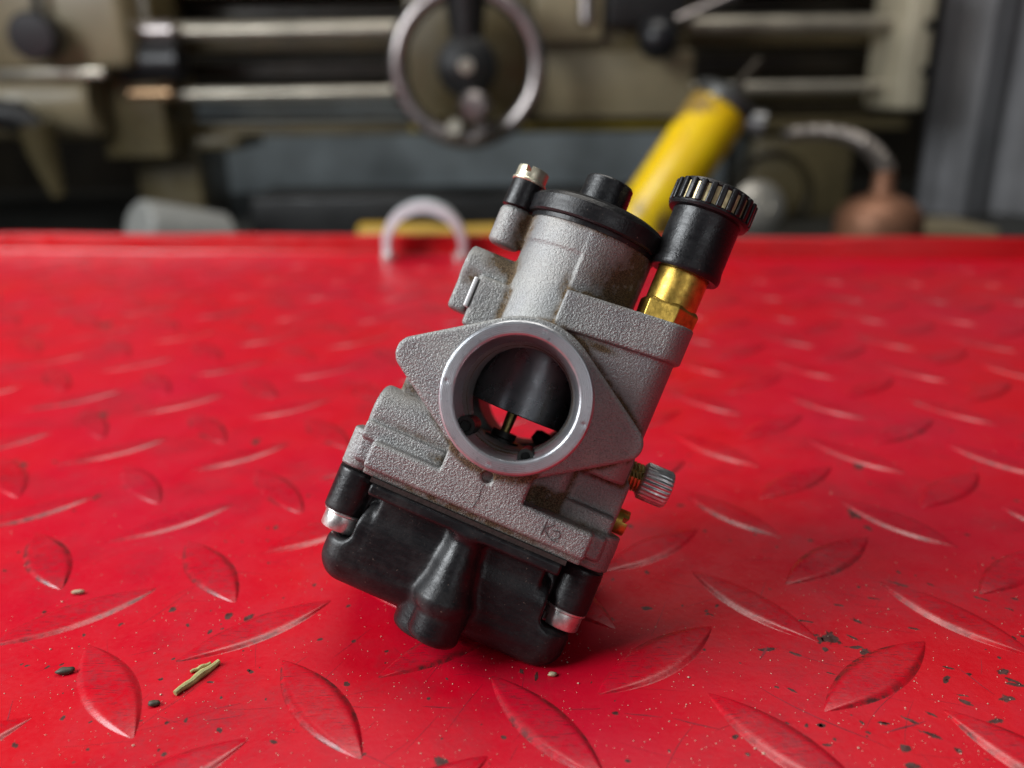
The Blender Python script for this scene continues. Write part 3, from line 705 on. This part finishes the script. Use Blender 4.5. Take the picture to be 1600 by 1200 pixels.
YL = 1120.0
LATHE = empty('lathe', (0, YL, -300)); tag(LATHE, 'old olive green metal lathe standing out of focus behind the red bench', 'lathe')
LATHE_INV = Matrix.Translation(Vector((0, -YL, 300)))
def lp(mb, name, mat, parent=LATHE, smooth=True, angle=35):
    mb.V = [(LATHE_INV @ Vector(v))[:] for v in mb.V]; return mb.build(name, mat, parent, smooth, angle)
def pbox(x0, y0, x1, y1, Y, depth, bev=3.0, mb=None):    # a box whose front face fills that rectangle at distance Y
    a, b_ = W(x0, y1, Y), W(x1, y0, Y); mb = mb or MB(); mb.box((a.x, Y, a.z), (b_.x, Y + depth, b_.z), None, bev); return mb
def rod(x0, x1, yy, r, Y, name, mat, thread=0.0, parent=LATHE):
    a, b_ = W(x0, yy, Y), W(x1, yy, Y); b_ = Vector((b_.x, Y, a.z)); m = MB(); L = (b_ - a).length; Mx = align(a, (1, 0, 0))
    if thread:
        prof = [(0, 0)]; k = 0; n_ = int(L / thread)
        for k in range(n_): prof += [(r, k * thread), (r, (k + .5) * thread), (r * .84, (k + .55) * thread), (r * .84, (k + .95) * thread)]
        prof += [(0, n_ * thread)]
    else: prof = [(0, 0), (r, 0), (r, L), (0, L)]
    m.lathe(prof, 24, Mx); return lp(m, name, mat, parent, True, 30)
# bed: a stepped beam behind the screws
bed = MB()
for (y0, y1, dY) in ((-90, -4, 0), (-4, 34, 70), (34, 86, 30), (86, 128, 60), (128, 166, 20), (166, 182, 45), (182, 218, 6)): pbox(-60, y0, 1420, y1, YL + 60 + dY, 160 - dY, 2.0, bed)
lp(bed, 'bed', M_OLIVE, LATHE, False)
br = MB()  # dark brown strips; the upper one paints the shadow at the bed top
for (y0, y1, Y) in ((86, 126, YL + 110), (0, 32, YL + 120)): pbox(-60, y0, 1415, y1, Y, 8, 1.0, br)
lp(br, 'bed_dark_strips', M_BROWN, LATHE, False)
rod(262, 1420, 50, 11.5, YL + 10, 'lead_screw', M_SCREW, 6.0)
rod(262, 1420, 148, 7.5, YL + 10, 'feed_rod', M_SCREW)
# shaft couplings by the gearbox
for (x0, x1, yy, r, mt, nm) in ((190, 272, 50, 13, M_CHROME, 'coupling'), (196, 285, 98, 26, M_BLK, 'guard_sleeve'), (206, 270, 147, 10, m_simple('copper_bush', (.5, .32, .18), .35, .9), 'bush')):
    rod(x0, x1, yy, r, YL - 12, nm, mt)
# gearbox at the left
gb = pbox(-260, -140, 165, 112, YL - 60, 160, 10); lp(gb, 'gearbox', M_BEIGE)
m = MB(); a, b_ = W(-260, 166, YL - 30), W(160, 166, YL - 30); hh = (W(0, 108, YL - 30) - W(0, 222, YL - 30)).z / 2
m.lathe([(0, 0), (hh * .9, 0), (hh, 6), (hh, (b_ - a).x - 8), (hh * .9, (b_ - a).x), (0, (b_ - a).x)], 48, align(a, (1, 0, 0))); lp(m, 'gearbox_casting', M_BEIGE)
lp(pbox(166, -120, 214, 248, YL - 20, 120, 4), 'gearbox_flange', M_OLIVE)
lp(pbox(-40, 106, 160, 124, YL - 70, 16, 2), 'index_plate', M_SCREW)
kk = MB(); c = W(78, 56, YL - 62); kk.lathe([(0, 0), (16, 0), (16, 14), (25, 18), (26, 24), (26, 52), (23, 57), (0, 58)], 48, align(c, (.12, -1, -.06))); K = lp(kk, 'selector_knob', M_BLK)
kk = MB(); kk.tube([c + Vector((0, -18, 20)), c + Vector((0, -18, 70))], 5, 12); lp(kk, 'stem', M_IRON, K)
lv = MB(); lv.tube([W(-30, 176, YL - 110), W(30, 182, YL - 112), W(62, 200, YL - 112)], [17, 18, 10], 16); LV = lp(lv, 'gear_lever', M_IRON)
lv = MB(); lv.tube([W(52, 190, YL - 108), W(66, 235, YL - 100), W(92, 305, YL - 92)], [19, 17, 8], 14); lp(lv, 'lever_arm', M_OLIVE, LV)
# apron and saddle
lp(pbox(640, -120, 1088, 190, YL - 26, 90, 5), 'apron', M_OLIVE)
lp(pbox(836, -60, 944, 66, YL - 44, 22, 4), 'cover_plate', M_BEIGE)
lp(pbox(836, 78, 1086, 186, YL - 34, 12, 4), 'apron_panel', M_BEIGE)
lp(pbox(640, 191, 1090, 207, YL - 30, 60, 2), 'apron_edge', M_MUST)
lp(pbox(948, -60, 1078, 42, YL - 52, 20, 4), 'feed_box', M_IRON)
bl = MB(); c = W(1028, 60, YL - 80); bl.lathe([(0, -24)] + [(24 * math.cos(t), 24 * math.sin(t)) for t in [math.radians(d) for d in range(-80, 81, 10)]] + [(0, 24)], 32, Matrix.Translation(c)); BALL = lp(bl, 'lever_ball', M_BLK)
bl = MB(); bl.tube([W(1056, 34, YL - 72), W(1150, -8, YL - 50)], 7, 12); lp(bl, 'lever_rod', M_CHROME, BALL)
vp = MB(); vp.tube([W(915, -20, YL - 50), W(915, 34, YL - 50)], 8, 12); lp(vp, 'oil_sight', M_CHROME)
# handwheel
HW = W(730, 104, YL - 120); hw = MB(); ring = [HW + Vector((78 * math.cos(t), 0, 78 * math.sin(t))) for t in [2 * math.pi * k / 72 for k in range(73)]]
hw.tube(ring, 10.5, 16, False); WHEEL = lp(hw, 'handwheel', M_CHROME)
h2 = MB(); h2.lathe([(0, -40), (30, -40), (34, 0), (33, 14), (22, 21), (10, 24), (0, 24)], 36, align(HW, (0, -1, 0))); HUB = lp(h2, 'hub', M_IRON, WHEEL)
h2 = MB(); h2.lathe([(0, 22), (8, 24), (8, 28), (0, 29)], 24, align(HW, (0, -1, 0))); lp(h2, 'hub_nut', M_SCREW, WHEEL)
for a in (90, 270):
    h2 = MB(); d = Vector((math.cos(math.radians(a)), 0, math.sin(math.radians(a)))); h2.tube([HW + d * 18, HW + d * 45, HW + d * 76], [17, 20, 24] if a == 90 else [12, 9, 9], 12); lp(h2, 'spoke', M_IRON if a == 90 else M_BROWN, WHEEL)
h2 = MB(); c = W(742, 168, YL - 130); h2.lathe([(0, 0), (17, 0), (19, 8), (17, 40), (12, 46), (0, 47)], 32, align(c + Vector((0, 10, 0)), (0, -1, 0))); lp(h2, 'crank_handle', M_CHROME, WHEEL)
for px, mt in ((712, M_SCREW), (752, M_CHROME), (776, M_BROWN)):
    h2 = MB(); c = W(px, 203, YL - 128); h2.lathe([(0, 0), (9, 0), (10, 3), (10, 12), (7, 15), (0, 15)], 20, align(c, (0, -1, .2))); lp(h2, 'bolt', mt, WHEEL)
# end bracket at the right
BR = lp(pbox(1402, -60, 1476, 172, YL - 40, 110, 5), 'end_bracket', m_simple('pale_beige_paint', (.48, .43, .31), .4, 0, .25, 12))
for (px, py) in ((1452, 38), (1446, 110)):
    h2 = MB(); c = W(px, py, YL - 41); h2.lathe([(0, 0), (6, 0), (6, 2), (3, 2.5), (3, 1), (0, 1)], 20, align(c, (0, -1, 0))); lp(h2, 'bracket_bolt', M_IRON, BR)
# cast feet under the bed
ft = MB(); pbox(236, 216, 306, 420, YL + 40, 120, 6, ft); pbox(236, 214, 372, 236, YL + 40, 120, 4, ft); lp(ft, 'foot', M_OLIVE)
ft = MB(); pbox(1164, 214, 1338, 420, YL + 60, 120, 6, ft); lp(ft, 'foot', M_OLIVE)
ft = MB(); c = W(1205, 300, YL + 58); ft.lathe([(46, 0), (52, -3), (56, 0), (52, 6)], 40, align(c, (0, -1, 0))); lp(ft, 'foot_boss', M_BROWN)

# setting behind: splash sheet, wall, curtain, chip tray
ss = pbox(300, 150, 1140, 420, YL + 420, 6, 1); tag(ss.build('splash_sheet', M_SLATE, None, False), 'dull slate blue sheet metal panel behind the lathe bed', 'panel')
wl = MB(); a, b_ = W(-500, -500, YL + 700), W(2100, 700, YL + 700); wl.box((a.x - 300, YL + 700, -700), (b_.x + 300, YL + 720, 900)); tag(wl.build('back_wall', M_BROWN, None, False), 'dark back wall of the workshop', kind='structure')
tr = MB(); tr.box((-1100, 560, -92), (1100, YL + 500, -84)); tag(tr.build('chip_tray_floor', M_FLOOR, None, False), 'dark oily shelf surface behind the red bench', kind='structure')
cu = MB(); V = []; F = []; n_ = 60
for k in range(n_ + 1):
    px = 1478 + (1760 - 1478) * k / n_; p = W(px, 0, YL + 60); yy = 16 * math.sin(k * .28) + 5 * math.sin(k * .7 + 1)
    V += [(p.x, p.y + yy, 420), (p.x, p.y + yy, -84), (p.x, p.y + yy + 4, -84), (p.x, p.y + yy + 4, 420)]
for k in range(n_):
    for j in range(4): F.append((k * 4 + j, k * 4 + (j + 1) % 4, (k + 1) * 4 + (j + 1) % 4, (k + 1) * 4 + j))
cu.add(V, F); tag(cu.build('curtain', M_CONC, None), 'grey hanging cloth at the right behind the lathe bracket', 'curtain')

# ---- things on the shelf and bench
def thing(name, label, cat, loc): return tag(empty(name, loc), label, cat)
def tp_(mb, name, mat, root, smooth=True, angle=35):
    l = root.location / MM; mb.V = [(v[0] - l.x, v[1] - l.y, v[2] - l.z) for v in mb.V]; return mb.build(name, mat, root, smooth, angle)
# yellow grease gun leaning to the right
p0, p1 = W(968, 400, 720), W(1126, 168, 735); d = (p1 - p0).normalized(); p0 = p0 - d * max(0, (p0.z + 84 - 13) / d.z); Lg = (p1 - p0).length
gg = thing('grease_gun', 'yellow grease gun with worn label leaning behind the carburettor', 'grease gun', p0)
m = MB(); m.lathe([(0, 0), (24, 0), (26, 3), (26, Lg - 3), (25, Lg), (0, Lg)], 56, align(p0, d)); tp_(m, 'barrel', M_YEL, gg)
m = MB(); m.lathe([(0, Lg), (27, Lg), (27.5, Lg + 2), (27.5, Lg + 9), (24, Lg + 12), (9, Lg + 13), (9, Lg + 18), (0, Lg + 18)], 48, align(p0, d)); tp_(m, 'end_cap', m_simple('gun_cap_metal', (.09, .09, .085), .4, .6), gg)
m = MB(); m.tube([p1 + d * 12, p1 + d * 45 + Vector((6, 0, 0))], 4, 12); tp_(m, 'rod', M_BROWN, gg)
m = MB(); m.tube([p1 + Vector((16, -6, -10)), p1 + Vector((34, -12, -14))], [9, 11], 14); tp_(m, 'side_nozzle', m_simple('nozzle_metal', (.2, .2, .2), .35, .8), gg)
# copper oil can with ribbed spout
ob = W(1372, 352, 800); oc = thing('oil_can', 'copper oil can with ribbed bent spout at the right behind the bench', 'oil can', (ob.x, ob.y, -84))
zb = -84
m = MB(); m.lathe([(0, zb), (36, zb), (39, zb + 4), (40, zb + 30)] + [(40 * math.cos(t), zb + 52 + 26 * math.sin(t)) for t in [math.radians(q) for q in range(0, 71, 10)]] + [(10, zb + 82), (9, zb + 100), (0, zb + 100)], 48, Matrix.Translation((ob.x, ob.y, 0)))
tp_(m, 'body', m_simple('copper', (.30, .14, .08), .5, .5, .3, 25), oc)
def bez(pts, n=60):
    out = []
    for k in range(n + 1):
        t = k / n; q = [Vector(p) for p in pts]
        while len(q) > 1: q = [q[i] * (1 - t) + q[i + 1] * t for i in range(len(q) - 1)]
        out.append(q[0])
    return out
sp0 = Vector((ob.x, ob.y, zb + 98)); pts = bez([sp0, W(1372, 235, 800), W(1335, 190, 800), W(1225, 212, 800)], 120)
m = MB(); m.tube(pts, [(8.5 - 2.5 * k / 120) * (1 + .12 * math.sin(k * 1.9)) for k in range(121)], 14); tp_(m, 'spout', m_simple('spout_metal', (.36, .32, .29), .35, .8), oc)
# round tin on its side
c = W(1188, 322, 1085); rt = thing('round_tin', 'dull round metal lid standing on edge behind the choke knob', 'lid', c)
m = MB(); m.lathe([(0, 11), (15, 10), (25, 6), (30, 2), (33, 0), (33, -16), (0, -16)], 44, align(c, (.15, -1, .35))); tp_(m, 'shell', m_simple('dull_tin', (.42, .40, .36), .4, .6), rt)
m = MB(); m.lathe([(8, 9.5), (10, 11), (12, 9.8)], 32, align(c, (.15, -1, .35))); tp_(m, 'raised_ring', M_SCREW, rt)
# grey tube lying at the left
a, b_ = W(214, 358, 885), W(352, 378, 960); gt = thing('grey_tube', 'pale grey plastic tube lying behind the bench lip at the left', 'tube', a)
Lt = (b_ - a).length; m = MB(); m.lathe([(0, 0), (27, 0), (31, 4), (32, 12), (32, Lt - 8), (26, Lt), (16, Lt), (16, Lt - 6), (0, Lt - 6)], 44, align(a, b_ - a)); tp_(m, 'sleeve', m_simple('grey_plastic', (.30, .30, .28), .6), gt)
# yellow handle behind the lip
a, b_ = W(560, 366, 960), W(785, 366, 965); yh = thing('yellow_handle', 'yellow tool handle lying behind the lip under the arch', 'handle', a)
Lt = (b_ - a).length; m = MB(); m.lathe([(0, 0), (10, 0), (13, 5), (13, Lt * .5), (10, Lt * .6), (12, Lt - 5), (8, Lt), (0, Lt)], 28, align(a, b_ - a)); tp_(m, 'grip', m_simple('yellow_plastic', (.55, .33, .03), .4), yh)
# dark clutter on the shelf, a shallow scrap box
sb = pbox(395, 300, 1010, 377, 1000, 100, 6); tag(sb.build('scrap_box', M_IRON, None), 'black box on the shelf under the slate panel', 'box')
lp_ = MB(); a = W(1392, 352, 900); lp_.box((a.x, 860, -84), (a.x + 95, 960, -52), None, 2); tag(lp_.build('metal_block', M_BEIGE, None), 'low flat beige metal block to the right of the oil can', 'block')
# silver arch clip standing by the lip
p = G(665, 404); ac = thing('arch_clip', 'silver metal arch clip standing on the plate by the rear lip', 'clip', p)
m = MB(); R_, n_ = 19.5, 40; V = []; F = []
path = [(-R_, 0), (-R_, 5)] + [(R_ * math.cos(t), 8 + R_ * .96 * math.sin(t)) for t in [math.pi - math.pi * k / n_ for k in range(n_ + 1)]] + [(R_, 5), (R_, 0)]
for i, (u, v) in enumerate(path):
    q = path[min(i + 1, len(path) - 1)]; q0 = path[max(i - 1, 0)]; tx, tz = q[0] - q0[0], q[1] - q0[1]; l_ = math.hypot(tx, tz); nx, nz = -tz / l_, tx / l_
    k = 3.8 + 3.4 * max(0, v / 31) ** 2
    for (e, dy) in ((0, -7), (k, -6.2), (k + .5, 0), (k, 6.2), (0, 7), (-.4, 0)): V.append((p.x + u + nx * e, p.y + dy, p.z + v + nz * e))
for i in range(len(path) - 1):
    for j in range(6): F.append((i * 6 + j, i * 6 + (j + 1) % 6, (i + 1) * 6 + (j + 1) % 6, (i + 1) * 6 + j))
F.append(tuple(range(6))); F.append(tuple(len(V) - 6 + j for j in range(6))); m.add(V, F); tp_(m, 'band', m_simple('silver_band', (.74, .82, .84), .38, .35), ac, True, 50)
for s_ in (-1, 1):
    m = MB(); m.lathe([(0, 0), (4.2, 0), (4.6, 1.2), (4.2, 3.4), (2.5, 4.6), (0, 4.8)], 24, Matrix.Translation((p.x + s_ * (R_ + 1), p.y - 5, p.z))); tp_(m, 'foot', M_ZINC, ac)
